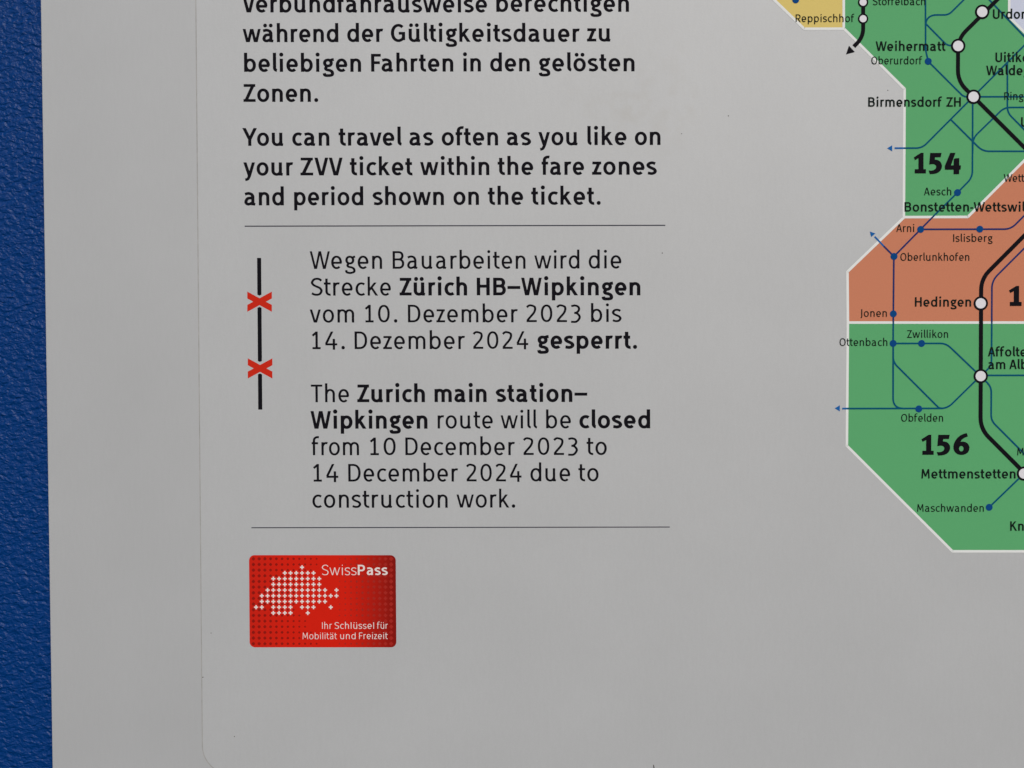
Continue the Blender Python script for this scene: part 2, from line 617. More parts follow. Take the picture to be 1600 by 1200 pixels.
        st.append((spline([(l, 8.2), (l + 1.4, 15.5), (l + 5.2, 22.0), (l + s - 1.2, C + 0.3)], 8), full))
        lb = rb = 'r'
    elif ch == '.':
        r = 1.7 + 0.27 * w
        dots.append((r, r - 0.3, r))
    elif ch == '–':
        L((0, 12), (19.6, 12))
        lb = rb = 'd'
    elif ch == '-':
        L((0, 10.4), (8, 10.4))
        lb = rb = 'd'
    if ch in '123456':
        lb = rb = 'n' if w < 6 else 'r'
    if um:
        x = {'a': l + 6.4, 'o': l + 6.75, 'u': l + 5.7}[base]
        for sg in (-1, 1):
            dots.append((x + sg * (4.1 + 0.05 * w), 25.2, 0.56 * w + 0.15))
    return st, dots, lb, rb

BEAR = {'s': 2.6, 'r': 1.8, 'd': 0.7, 'n': 3.0}
_cache = {}

def glyph_field(st, dots, w):
    h = 0.86 * w
    xs, ys = [], []
    for pts, _ in st:
        xs += [p[0] for p in pts]
        ys += [p[1] for p in pts]
    for x, y, r in dots:
        xs += [x - r, x + r]
        ys += [y - r, y + r]
    c = 0.34
    x0, x1, y0, y1 = min(xs) - w, max(xs) + w, min(ys) - w, max(ys) + w
    gx = np.arange(x0, x1 + c, c)
    gy = np.arange(y0, y1 + c, c)
    GX, GY = np.meshgrid(gx, gy)
    F = np.full(GX.shape, 1e9)
    for pts, clip in st:
        pp = np.array(pts, float)
        f = np.full(GX.shape, 1e9)
        half = []
        closed = np.hypot(*(pp[0] - pp[-1])) < 0.01
        ends = []
        for e, p1 in ((pp[0], pp[1]), (pp[-1], pp[-2])):
            d = e - p1
            ends.append((e, d / (np.hypot(*d) or 1)))
        for a, b in zip(pp[:-1], pp[1:]):
            d = b - a
            ln = np.hypot(*d)
            if ln < 1e-6:
                half.append(None)
                continue
            d = d / ln
            n = np.array([-d[1], d[0]])
            ht = math.hypot(n[0] * w / 2, n[1] * h / 2)
            half.append(ht)
            u = (GX - a[0]) * d[0] + (GY - a[1]) * d[1] - ln / 2
            v = (GX - a[0]) * n[0] + (GY - a[1]) * n[1]
            qx, qy = np.abs(u) - ln / 2, np.abs(v) - ht
            f = np.minimum(f, np.hypot(np.maximum(qx, 0), np.maximum(qy, 0)) + np.minimum(np.maximum(qx, qy), 0))
        for i in range(1, len(pp) - 1):
            hs = [t for t in half[i - 1:i + 1] if t]
            if hs:
                q = np.hypot(GX - pp[i][0], GY - pp[i][1]) - min(hs)
                if not closed:                         # keep the cut ends square
                    for e, d in ends:
                        if np.hypot(*(pp[i] - e)) < w:
                            q = np.maximum(q, (GX - e[0]) * d[0] + (GY - e[1]) * d[1])
                f = np.minimum(f, q)
        f = np.maximum(f, np.maximum(clip[0] - GY, GY - clip[1]))
        F = np.minimum(F, f)
    for x, y, r in dots:
        F = np.minimum(F, np.hypot(GX - x, GY - y) - r)
    return gx, gy, F

def contours(gx, gy, F):
    F = np.where(np.abs(F) < 1e-6, 1e-6, F)
    ny, nx = F.shape
    ins = F < 0
    nxt = {}
    def pt(e):
        k, j, i = e
        if k == 0:
            t = F[j, i] / (F[j, i] - F[j, i + 1])
            return (gx[i] + t * (gx[i + 1] - gx[i]), gy[j])
        t = F[j, i] / (F[j, i] - F[j + 1, i])
        return (gx[i], gy[j] + t * (gy[j + 1] - gy[j]))
    for j in range(ny - 1):
        for i in range(nx - 1):
            a, b, c, d = ins[j, i], ins[j, i + 1], ins[j + 1, i + 1], ins[j + 1, i]
            k = a + 2 * b + 4 * c + 8 * d
            if k in (0, 15):
                continue
            B_, R_, T_, L_ = (0, j, i), (1, j, i + 1), (0, j + 1, i), (1, j, i)
            seg = {1: [(B_, L_)], 2: [(R_, B_)], 3: [(R_, L_)], 4: [(T_, R_)], 6: [(T_, B_)], 7: [(T_, L_)], 8: [(L_, T_)], 9: [(B_, T_)],
                   11: [(R_, T_)], 12: [(L_, R_)], 13: [(B_, R_)], 14: [(L_, B_)], 5: [(B_, L_), (T_, R_)], 10: [(R_, B_), (L_, T_)]}[k]
            for s, e in seg:
                nxt[s] = e
    loops = []
    while nxt:
        s = next(iter(nxt))
        lp = [s]
        e = nxt.pop(s)
        while e != s and e in nxt:
            lp.append(e)
            e = nxt.pop(e)
        if len(lp) > 3:
            loops.append(simplify([pt(q) for q in lp], 0.035))
    return loops

def simplify(p, tol):
    n = len(p)
    if n < 8:
        return p
    a = np.array(p)
    far = int(np.argmax(np.hypot(a[:, 0] - a[0, 0], a[:, 1] - a[0, 1])))
    def dp(i, j):
        if j <= i + 1:
            return []
        q = a[i + 1:j]
        d = a[j % n] - a[i]
        ln = np.hypot(*d) or 1e-9
        dist = np.abs((q[:, 0] - a[i, 0]) * d[1] - (q[:, 1] - a[i, 1]) * d[0]) / ln
        k = int(np.argmax(dist))
        if dist[k] < tol:
            return []
        k += i + 1
        return dp(i, k) + [k] + dp(k, j)
    idx = [0] + dp(0, far) + [far] + dp(far, n)
    return [p[i % n] for i in idx]

def fill(loops):
    cu = bpy.data.curves.new('outline', 'CURVE')
    cu.dimensions = '2D'
    cu.fill_mode = 'FRONT'
    for lp in loops:
        sp = cu.splines.new('POLY')
        sp.points.add(len(lp) - 1)
        for q, (x, y) in zip(sp.points, lp):
            q.co = (x, y, 0, 1)
        sp.use_cyclic_u = True
    o = bpy.data.objects.new('outline', cu)
    COL.objects.link(o)
    dg = bpy.context.evaluated_depsgraph_get()
    me = bpy.data.meshes.new_from_object(o.evaluated_get(dg))
    v = [(q.co.x, q.co.y) for q in me.vertices]
    f = [tuple(q.vertices) for q in me.polygons]
    bpy.data.meshes.remove(me)
    bpy.data.objects.remove(o)
    bpy.data.curves.remove(cu)
    return v, f

HEAVY = {
    '1': (545, 0.0635, [[(365, 215), (510, 120), (565, 120), (565, 460), (615, 460), (615, 545), (385, 545), (385, 460), (462, 460), (462, 230), (392, 270)]]),
    '5': (545, 0.0635, [[(722, 122), (955, 122), (938, 210), (822, 210), (816, 262), (850, 264), (890, 274), (930, 304), (955, 345), (965, 392), (958, 440), (934, 488), (895, 524), (845, 547), (785, 558), (718, 562),
                         (693, 487), (745, 490), (790, 480), (828, 456), (846, 424), (845, 390), (826, 364), (795, 353), (750, 353), (703, 362)]]),
    '4': (545, 0.0635, [[(1125, 120), (1232, 120), (1140, 380), (1195, 380), (1200, 252), (1216, 236), (1310, 228), (1310, 380), (1345, 380), (1338, 468), (1310, 468), (1308, 562), (1195, 562), (1195, 468), (1018, 468), (1014, 392)]]),
    '6': (605, 0.072, [[(1080, 198), (1102, 262), (1040, 288), (998, 318), (968, 362), (1010, 358), (1055, 366), (1095, 390), (1120, 424), (1132, 468), (1126, 516), (1106, 558), (1070, 588), (1025, 604), (975, 607), (928, 597), (888, 572),
                        (860, 535), (845, 492), (842, 450), (852, 398), (876, 342), (912, 290), (960, 246), (1020, 216)],
                       [(985 + 42 * math.cos(math.radians(a)), 490 + 52 * math.sin(math.radians(a))) for a in range(0, 360, 20)]]),
}

def glyph_mesh(ch, w, plain):
    k = (ch, round(w, 2), plain)
    if k not in _cache:
        if w > 7 and ch in HEAVY:
            b0, k0, lps = HEAVY[ch]
            lb = rb = 'r'
            loops = [[(x * k0, (b0 - y) * k0) for x, y in lp] for lp in lps]
        else:
            wf = w * (0.88 if ch in 'wWM' else 0.95 if ch in 'kvVyKA' else 1.0)
            st, dots, lb, rb = glyph(ch, wf, plain)
            loops = contours(*glyph_field(st, dots, wf))
        v, f = fill(loops)
        x0, x1 = min(q[0] for q in v), max(q[0] for q in v)
        _cache[k] = ([(x - x0, y) for x, y in v], f, x1 - x0, BEAR[lb], BEAR[rb])
    return _cache[k]

PAIR = {('V', 'V'): -1.2, ('f', 'a'): -1.8, ('a', 'v'): -1.2, ('v', 'e'): -1.0, ('r', 'o'): -0.8, ('t', 'r'): -0.4, ('Y', 'o'): -2.2, ('V', 'e'): -1.6, ('W', 'e'): -1.4, ('F', 'a'): -1.6, ('T', 'h'): 0.2, ('r', 't'): 0.2, ('W', 'i'): 0.2,
        ('f', 't'): -1.6, ('t', 't'): -0.6, ('f', 'f'): -1.2, ('r', 'e'): -0.2, ('r', 'a'): -0.2, ('A', 'f'): -0.5}

FIT = []
def word(txt, w, xs, x0, x1, base, size, plain=False, squeeze=1.0):
    """Vertices and faces (picture measure) of one word from x0 to x1 (x1 None: natural width)."""
    gs = [glyph_mesh(c, w, plain) for c in txt]
    loose = 1.0 if w > 4 else 1.18
    pos, x = [], 0.0
    gaps = []
    for i, g in enumerate(gs):
        if i:
            gap = (gs[i - 1][4] + g[3]) * loose + PAIR.get((txt[i - 1], txt[i]), 0)
            gaps.append(gap)
            x += gap
        pos.append(x)
        x += g[2]
    sx = size * squeeze
    tr = 0.0
    if x1 is not None and len(gs) > 1:
        need = (x1 - x0) / sx - x
        FIT.append((txt, w, round(1 + need / x, 3)))
        sc = 1 + 0.65 * need / x                    # half of the misfit by width, half by spacing
        sc = min(1.12, max(0.86, sc))
        sx *= sc
        tr = ((x1 - x0) / sx - x) / (len(gs) - 1)
    elif x1 is not None:
        sx = (x1 - x0) / x
    V, Fc = [], []
    for i, g in enumerate(gs):
        o = len(V)
        for (gx, gy) in g[0]:
            V.append((x0 + (pos[i] + tr * i + gx) * sx, gy * size))
        Fc += [tuple(o + q for q in f) for f in g[1]]
    return V, Fc

def text_part(name, words, m, parent, lift, label=None):
    """words: (text, weight, x0, x1, base y, size[, plain]); one mesh."""
    VV, FF = [], []
    for wd in words:
        txt, w, x0, x1, by, size = wd[:6]
        plain = wd[6] if len(wd) > 6 else False
        V, Fc = word(txt, w, 1, x0, x1, by, size, plain)
        o = len(VV)
        for (x, up) in V:
            VV.append(P(x - lean(x) * up, by - up, lift))
        FF += [tuple(o + q for q in f) for f in Fc]
    org = VV[0].copy()
    for v in VV:
        org.x, org.z = min(org.x, v.x), min(org.z, v.z)
    return make(name, VV, FF, m, parent, org, label)

# ------------------------------------------------------------------ flat printed shapes
def poly_part(name, pts, m, parent, lift, label=None, extra=()):
    """Filled outlines (measured positions), one mesh."""
    v, f = fill([[(x, -y) for x, y in lp] for lp in [pts, *extra]])
    V = [P(x, -y, lift) for x, y in v]
    return make(name, V, f, m, parent, Vector((min(q.x for q in V), -lift, min(q.z for q in V))), label)

def fillet(pts, r, n=10):
    out = [np.array(pts[0], float)]
    for a, b, c in zip(pts[:-2], pts[1:-1], pts[2:]):
        a, b, c = (np.array(q, float) for q in (a, b, c))
        u, v = a - b, c - b
        lu, lv = np.hypot(*u), np.hypot(*v)
        u, v = u / lu, v / lv
        ang = math.acos(max(-1, min(1, float(u @ v))))
        t = min(r / math.tan(ang / 2), lu * 0.49 if len(pts) > 3 else lu * 0.95, lv * 0.49 if len(pts) > 3 else lv * 0.95)
        p0, p1 = b + u * t, b + v * t
        for i in range(n + 1):
            k = i / n
            out.append((1 - k) ** 2 * p0 + 2 * k * (1 - k) * b + k * k * p1)
    out.append(np.array(pts[-1], float))
    return out

def strip_geo(pts, width):
    n = len(pts)
    L_, R_ = [], []
    for i in range(n):
        d0 = pts[i] - pts[i - 1] if i else pts[1] - pts[0]
        d1 = pts[i + 1] - pts[i] if i < n - 1 else d0
        d0, d1 = d0 / (np.hypot(*d0) or 1), d1 / (np.hypot(*d1) or 1)
        nn = np.array([-(d0 + d1)[1], (d0 + d1)[0]])
        nn = nn / (np.hypot(*nn) or 1)
        k = 1 / max(0.5, float(nn @ np.array([-d0[1], d0[0]])))
        L_.append(pts[i] + nn * width / 2 * k)
        R_.append(pts[i] - nn * width / 2 * k)
    return L_, R_

def line_part(name, paths, width, m, parent, lift, r=20, label=None):
    """Strips along filleted paths; one mesh."""
    V, F_ = [], []
    for q, pth in enumerate(paths):
        a, b = strip_geo(fillet(pth, r), width)
        o = len(V)
        dl = lift + 0.000008 * q
        for x, y in zip(a, b):
            V += [P(x[0], x[1], dl), P(y[0], y[1], dl)]
        F_ += [(o + 2 * i, o + 2 * i + 1, o + 2 * i + 3, o + 2 * i + 2) for i in range(len(a) - 1)]
    ob = make(name, V, F_, m, parent, Vector((min(q.x for q in V), -lift, min(q.z for q in V))), label)
    return ob

def disc_mesh(name, r, m, n=40):
    me = bpy.data.meshes.new(name)
    me.from_pydata([(r * MM * math.cos(2 * math.pi * i / n), 0, r * MM * math.sin(2 * math.pi * i / n)) for i in range(n)], [], [tuple(range(n))])
    me.materials.append(m)
    me.update()
    return me

def ring_mesh(name, r0, r1, m, n=48):
    me = bpy.data.meshes.new(name)
    v = [(r * MM * math.cos(2 * math.pi * i / n), 0, r * MM * math.sin(2 * math.pi * i / n)) for r in (r0, r1) for i in range(n)]
    me.from_pydata(v, [], [(i, (i + 1) % n, n + (i + 1) % n, n + i) for i in range(n)])
    me.materials.append(m)
    me.update()
    return me

def put(name, me, world_loc, parent, label=None):
    o = bpy.data.objects.new(name, me)
    COL.objects.link(o)
    o.parent = parent
    base = Vector((0, 0, 0))
    q = parent
    while q:
        base += q.location
        q = q.parent
    o.location = world_loc - base
    if label:
        o['label'] = label
    return o

# ------------------------------------------------------------------ wall
THICK = 0.008
def box(name, lo, hi, m):
    x0, y0, z0 = lo
    x1, y1, z1 = hi
    v = [(x, y, z) for x in (x0, x1) for y in (y0, y1) for z in (z0, z1)]
    f = [(0, 1, 3, 2), (4, 6, 7, 5), (0, 4, 5, 1), (2, 3, 7, 6), (0, 2, 6, 4), (1, 5, 7, 3)]
    return make(name, v, f, m)
wall = box('painted_wall', (-1.4, THICK, 0.0), (1.4, 0.06, 2.6), wall_mat())
tag(wall, 'glossy dark blue wall with bumpy textured paint beside and behind the pale board', 'wall')

# ------------------------------------------------------------------ board
def edge_x(y):
    return 63.4 + 18.4 * y / 1200.0
M_board = paper_mat('board_coating', (0.456, 0.475, 0.497))
bo = P(86, 1420)
board = slab('information_board', [(edge_x(-420), -420), (2040, -420), (2040, 1420), (edge_x(1420), 1420)], 0.0, -THICK + 0.0002, M_board, None, bo, 0.0006)
tag(board, 'plain grey white flat board carrying the printed sheet, mounted against the blue wall', 'board')

# ------------------------------------------------------------------ poster sheet
SH = 0.0003
def sheet_x(y):
    return 306.9 + 10.2 * y / 1165.0
R_C = 43
corner = [(sheet_x(1165) + R_C - R_C * math.cos(math.radians(a)), 1165 + R_C * math.sin(math.radians(a))) for a in range(0, 91, 9)]
outline = [(sheet_x(-380), -380), (2000, -380), (2000, 1208)] + list(reversed(corner))
po = P(330, 1208)
so = [P(1000, 150) - po, P(1062, 190) - po, P(985, 165) - po]
M_paper = paper_mat('poster_paper', (0.486, 0.507, 0.530), [(so[0].x, so[0].z, 0.075, 0.06, 0.15), (so[1].x, so[1].z, 0.025, 0.035, 0.10), (so[2].x, so[2].z, 0.032, 0.014, 0.16)])
poster = slab('transit_poster', outline, SH, 0.00001, M_paper, None, po)
tag(poster, 'pale printed sheet with two-language ticket notice, red pass card and coloured zone map', 'poster')
# a thin strip of mottled grey drawn along the sheet's edge
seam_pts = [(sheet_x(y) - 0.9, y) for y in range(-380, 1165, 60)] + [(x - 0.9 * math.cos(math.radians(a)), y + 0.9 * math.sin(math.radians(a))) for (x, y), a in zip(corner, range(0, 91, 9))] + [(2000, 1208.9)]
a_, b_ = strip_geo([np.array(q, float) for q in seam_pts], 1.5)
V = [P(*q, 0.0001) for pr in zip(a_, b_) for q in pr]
make('edge_line', V, [(2 * i, 2 * i + 1, 2 * i + 3, 2 * i + 2) for i in range(len(a_) - 1)], M_seam, poster, po, 'thin grey line along the edge of the sheet')

Z1 = SH + LAYER
# ---- paragraphs
MED, REG, BOL = 5.0, 3.7, 5.4
def lines(rows):
    """rows: (base at left, base at right, [(word, weight, x0, x1)]) -> words"""
    out = []
    for b0, b1, ws, size in rows:
        xa, xb = ws[0][2], ws[-1][3]
        for (t, w, x0, x1) in ws:
            parts = t if isinstance(t, list) else None
            k = (x0 - xa) / max(1, xb - xa)
            out.append((t, w, x0, x1, b0 + (b1 - b0) * k, size))
    return out
m_ = MED
text_part('german_paragraph', lines([
    (19.6, 18.2, [('Verbundfahrausweise', m_, 378.6, 761.2), ('berechtigen', m_, 775.4, 982.8)], 1.03),
    (66.0, 64.9, [('während', m_, 379.6, 528.9), ('der', m_, 542.7, 599), ('Gültigkeitsdauer', m_, 610.9, 905.9), ('zu', m_, 917.1, 954)], 1.03),
    (112.4, 111.4, [('beliebigen', m_, 381.6, 564.4), ('Fahrten', m_, 580, 708.4), ('in', m_, 723.6, 751.5), ('den', m_, 765.9, 827.8), ('gelösten', m_, 841.8, 991.5)], 1.03),
    (159.3, 158.9, [('Zonen.', m_, 380.6, 497.4)], 1.03)]), M_ink, poster, Z1, 'medium weight black German paragraph at the top')
text_part('english_paragraph', lines([
    (228.0, 226.6, [('You', m_, 379.0, 442.9), ('can', m_, 456.8, 514.9), ('travel', m_, 529.2, 627.9), ('as', m_, 639.7, 677.4), ('often', m_, 690.3, 778.4), ('as', m_, 791.8, 829.9),
                    ('you', m_, 841.3, 902.6), ('like', m_, 917.8, 979), ('on', m_, 991.9, 1032)], 1.03),
    (274.4, 272.9, [('your', m_, 380.6, 458.4), ('ZVV', m_, 469.6, 535.6), ('ticket', m_, 546.8, 644.8), ('within', m_, 656.6, 764.7), ('the', m_, 777.6, 833.3), ('fare', m_, 846.3, 912.7), ('zones', m_, 925, 1026.4)], 1.03),
    (321.0, 319.7, [('and', m_, 381.9, 443.8), ('period', m_, 459.7, 567.8), ('shown', m_, 582.3, 693.8), ('on', m_, 708.6, 748.5), ('the', m_, 762.3, 817.6), ('ticket.', m_, 830, 938.6)], 1.03)]),
    M_ink, poster, Z1, 'medium weight black English paragraph above the upper rule')
SZ = 1.022
text_part('german_closure_notice', lines([
    (420.2, 419.4, [('Wegen', REG, 484.4, 597.2), ('Bauarbeiten', REG, 613.6, 821.2), ('wird', REG, 835, 905.4), ('die', REG, 919.8, 970.9)], SZ),
    (461.9, 461.1, [('Strecke', REG, 486, 611), ('Zürich', BOL, 624.4, 730), ('HB–Wipkingen', BOL, 745, 1000.6)], SZ),
    (504.0, 503.0, [('vom', REG, 484.4, 553.6), ('10.', REG, 570.4, 621), ('Dezember', REG, 637.5, 809.2), ('2023', REG, 822.2, 907.6), ('bis', REG, 923.4, 971.2)], SZ),
    (545.6, 544.6, [('14.', REG, 487.6, 539), ('Dezember', REG, 554.2, 726.8), ('2024', REG, 738.9, 825.4), ('gesperrt.', BOL, 839.5, 995.4)], SZ)]),
    M_ink, poster, Z1, 'thin black German closure notice with bold place names')
text_part('english_closure_notice', lines([
    (628.5, 627.9, [('The', REG, 486, 545.6), ('Zurich', BOL, 558.3, 664.1), ('main', BOL, 679, 760.4), ('station–', BOL, 774.7, 917.6)], SZ),
    (669.8, 669.0, [('Wipkingen', BOL, 485.5, 668.1), ('route', REG, 683.9, 770.1), ('will', REG, 782.4, 839.4), ('be', REG, 853.3, 892.1), ('closed', BOL, 905.3, 1015.9)], SZ),
    (711.3, 710.7, [('from', REG, 487.2, 561.2), ('10', REG, 578.2, 618.4), ('December', REG, 633.5, 804.7), ('2023', REG, 817.4, 903.1), ('to', REG, 916.5, 948.1)], SZ),
    (752.5, 751.8, [('14', REG, 489.5, 528.8), ('December', REG, 544.3, 716), ('2024', REG, 728.5, 815), ('due', REG, 828.8, 891), ('to', REG, 903.7, 935.3)], SZ),
    (793.3, 792.9, [('construction', REG, 488.3, 699.6), ('work.', REG, 713.5, 805.1)], SZ)]),
    M_ink, poster, Z1, 'thin black English closure notice with bold place names')
line_part('divider_rule', [[(382.5, 353.5), (1039.5, 352.1)]], 1.7, M_thin, poster, Z1)
line_part('divider_rule', [[(393, 824.5), (1046.4, 823.4)]], 1.5, M_thin, poster, Z1)

# ---- closed line symbol
sym = empty('closed_line_symbol', P(406.9, 640, Z1), poster)
sym['label'] = 'black vertical track line crossed out by two red crosses'
def tx(y):
    return 405.0 + 1.8 * (y - 403) / 237.0
def track(y0, y1, c0, c1):
    w = 3.2
    pts = [(tx(y0) - w, y0)]
    if c0: pts.append((tx(y0), y0 + 1.6))
    pts += [(tx(y0) + w, y0), (tx(y1) + w, y1)]
    if c1: pts.append((tx(y1), y1 - 0.0))
    pts.append((tx(y1) - w, y1))
    if c0: pts[1] = (tx(y0), y0 - 1.6)
    if c1: pts[-2] = (tx(y1), y1 + 1.6)
    poly_part('track_line', pts, M_ink, sym, Z1)
track(403, 460.4, False, True)
track(481.0, 564.0, True, True)
track(585.0, 640, True, False)
for (cx, cy) in ((405.7, 471.4), (406.5, 575.6)):
    X_, Y_, t = 19.2, 15.8, 10.8
    k = (2 * Y_ - t) / (2 * X_)                     # slope of an arm
    vy = t / 2
    vx = (t / 2) / k
    pts = [(-X_, -Y_), (0, -vy), (X_, -Y_), (X_, -Y_ + t), (vx, 0), (X_, Y_ - t), (X_, Y_), (0, vy), (-X_, Y_), (-X_, Y_ - t), (-vx, 0), (-X_, -Y_ + t)]
    poly_part('red_cross', [(cx + a, cy + b) for a, b in pts], M_red, sym, Z1)

# ---- pass card picture
def rrect(x0, y0, x1, y1, r, n=8, shear=0.0):
    pts = []
    for cx, cy, a0 in ((x1 - r, y0 + r, -90), (x1 - r, y1 - r, 0), (x0 + r, y1 - r, 90), (x0 + r, y0 + r, 180)):
        for i in range(n + 1):
            a = math.radians(a0 + 90 * i / n)
            px, py = cx + r * math.cos(a), cy + r * math.sin(a)
            pts.append((px + shear * (py - y0), py))
    return pts
card = poly_part('pass_card_picture', rrect(389.2, 867.3, 618.4, 1011.3, 8.5, 8, 0.007), M_card, poster, Z1, 'small red rail pass card printed below the lower rule')
def plus(cx, cy, r, t):
    return [(cx - t, cy - r), (cx + t, cy - r), (cx + t, cy - t), (cx + r, cy - t), (cx + r, cy + t), (cx + t, cy + t), (cx + t, cy + r), (cx - t, cy + r), (cx - t, cy + t), (cx - r, cy + t), (cx - r, cy - t), (cx - t, cy - t)]
ROWS = {0: [8], 1: range(5, 11), 2: range(3, 12), 3: range(3, 12), 4: [*range(2, 13), 14], 5: range(1, 15), 6: range(1, 13), 7: [0, 1, 3, 4, 5, 6, 8, 9, 10, 13], 8: [3, 4, 5, 6, 9]}
def many(shapes, name, m, lift, label):
    V, F_ = [], []
    for s in shapes:
        o = len(V)
        V += [P(x, y, lift) for x, y in s]
        # five quads of a plus: centre and four arms
        for q in ((0, 1, 2, 11), (2, 3, 4, 5), (11, 2, 5, 8), (11, 8, 9, 10), (8, 5, 6, 7)):
            F_.append(tuple(o + i for i in reversed(q)))
    return make(name, V, F_, m, card, Vector((min(q.x for q in V), -lift, min(q.z for q in V))), label)
many([plus(380 + (130 + 57.4 * k) / 6.4, 860 + (168 + 57.0 * r) / 6.4, 3.1, 1.05) for r, ks in ROWS.items() for k in ks], 'country_map_crosses', M_cardwhite, Z1 + 2 * LAYER, 'white crosses forming a country outline')
dark, pale = [], []
for i in range(25):
    for j in range(16):
        cx, cy = 380 + (103 + 57.4 * i) / 6.4, 860 + (83 + 56.6 * j) / 6.4
        edge = max(abs(j - 7.5) / 7.5 - 0.2, 0)
        s = 1.0 - i / (9.0 + 5.5 * edge)
        if s > 0.12:
            dark.append(plus(cx, cy, 2.5 * (0.45 + 0.55 * s), 1.25 * (0.45 + 0.55 * s)))
        s = (i - 14) / 8.0
        if s > 0.05:
            pale.append(plus(cx, cy, 2.6 * (0.35 + 0.65 * s), 1.2 * (0.35 + 0.65 * s)))
many(dark, 'dark_cross_pattern', M_carddark, Z1 + LAYER, 'dark red cross pattern')
many(pale, 'faint_cross_pattern', M_cardpale, Z1 + LAYER, 'faint lighter red cross pattern')
text_part('card_title', [('Swiss', 2.2, 503.2, 557.2, 898.4, 0.59, True), ('Pass', 4.7, 559.2, 606.0, 898.3, 0.59, True)], M_cardwhite, card, Z1 + 2 * LAYER)
text_part('card_slogan', [('Ihr', 2.6, 503.4, 518.8, 982.4, 0.378, True), ('Schlüssel', 2.9, 523.0, 584.6, 982.3, 0.378, True), ('für', 2.9, 589.2, 606.2, 982.2, 0.378, True),
                          ('Mobilität', 2.6, 473.0, 526.6, 998.5, 0.378, True), ('und', 2.7, 531.8, 555.8, 998.4, 0.378, True), ('Freizeit', 2.9, 561.2, 605.9, 998.3, 0.378, True)], M_cardwhite, card, Z1 + 2 * LAYER)

# ---- zone map
zmap = empty('zone_map', P(1304, 862, Z1), poster)
zmap['label'] = 'coloured fare zone map with rail and bus lines'
zones = [
    ('fare_zone', [(1318.8, -380), (1318.8, 44.5), (1413.2, 139), (1412, 339), (1512, 339), (1900, -49), (1900, -380)], M_green, 'upper green fare zone'),
    ('fare_zone', [(1412, 339), (1324, 424.5), (1324.6, 504), (1900, 504), (1900, -49), (1512, 339)], M_orange, 'orange brown fare zone'),
    ('fare_zone', [(1324.6, 504), (1323, 696.5), (1488, 861.3), (1900, 861.3), (1900, 504)], M_green, 'lower green fare zone'),
    ('fare_zone', [(1000, -200), (1208.5, -1), (1256.4, 45.2), (1317.8, 45.0), (1317.8, -380), (1000, -380)], M_yellow, 'yellow fare zone'),
    ('fare_zone', [(1577, -380), (1576.6, 27), (1760, 210), (1760, -380)], M_pale, 'pale blue white fare zone'),
]
for i, (nm, pts, m, lb) in enumerate(zones):
    poly_part(nm, pts, m, zmap, Z1 + (LAYER if i == 4 else 0), lb)
BW = 4.0
line_part('zone_border', [
    [(1317.6, -380), (1318.2, 44.6), (1413.2, 139), (1412, 340), (1324, 424.5), (1324.6, 504), (1323, 696.5), (1488, 861.3), (1900, 861.3)],
    [(1410.5, 339.3), (1512, 339), (1900, -49)], [(1323, 504), (1900, 504)], [(1000, -155), (1208.5, -1), (1256.4, 45.2), (1319, 45.0)], [(1577, -380), (1576.6, 27), (1760, 210)]],
    BW, M_white, zmap, Z1 + 2 * LAYER, r=0.5)
ZL = Z1 + 3 * LAYER
bus = [
    (M_teal, 20, [[(1445.5, -60), (1446, 78), (1450, 96)]]), (M_teal, 14, [[(1450, 96), (1505.5, 151.5), (1521, 151.5)]]),
    (M_teal, 14, [[(1446, 37), (1479.5, 71), (1497, 72)]]), (M_teal, 18, [[(1446, 60), (1446, 23.5), (1482, 23.5), (1515, -9.5)]]),
    (M_teal, 18, [[(1535, -11), (1660, 120)]]), (M_teal, 18, [[(1520, 151.5), (1660, 11)]]), (M_teal, 18, [[(1520, 151.4), (1660, 151.2)]]),
    (M_teal, 22, [[(1573.7, 98), (1573.7, 176), (1640, 243)]]), (M_teal, 24, [[(1660, 168), (1569, 168), (1519.8, 216), (1519.4, 240)]]),
    (M_teal, 26, [[(1519.6, 151.5), (1519, 277.5), (1495.8, 301), (1457.6, 338.6)]]), (M_teal, 24, [[(1520, 151.5), (1440.5, 231.5), (1412, 231.6)]]),
    (M_blue, 20, [[(1412.2, 231.6), (1397.6, 231.6)]]),
    (M_teal, 26, [[(1484.8, 186.5), (1535, 236.5), (1660, 236.5)]]),
    (M_navy, 24, [[(1457.8, 338.4), (1396.6, 400.7)]]), (M_navy, 26, [[(1438, 358.4), (1579, 358.1), (1640, 297)]]),
    (M_navy, 24, [[(1396.6, 400.7), (1380.5, 384.5)]]), (M_blue, 24, [[(1380.7, 384.7), (1366.4, 369.7)]]),
    (M_navy, 24, [[(1396.4, 400), (1395.5, 504)]]), (M_teal, 24, [[(1395.5, 503.8), (1395.2, 536.5)]]),
    (M_navy, 30, [[(1660, 328), (1549.6, 438.5), (1549.3, 504.2)]]), (M_teal, 20, [[(1549.3, 504), (1548.8, 571), (1532, 588)]]),
    (M_teal, 24, [[(1395.2, 536.6), (1478, 536.5), (1532, 588)]]), (M_teal, 16, [[(1395.3, 536), (1395.2, 637.8), (1415, 638.2)]]),
    (M_teal, 20, [[(1395.4, 545), (1395.4, 566), (1467, 637.6), (1473, 637.9)]]),
    (M_teal, 26, [[(1323, 638.3), (1480, 638), (1531, 588)]]), (M_blue, 20, [[(1323.2, 638.3), (1315.8, 638.3)]]),
    (M_teal, 22, [[(1532, 588), (1548.6, 604), (1548.3, 657), (1640, 749)]]), (M_teal, 20, [[(1532, 586.5), (1660, 586.3)]]),
    (M_teal, 20, [[(1599.6, 740), (1545.2, 792.5)]])]
LN = {M_teal: 'dark teal bus line on green', M_navy: 'navy bus line on orange', M_blue: 'bright blue end of a bus line'}
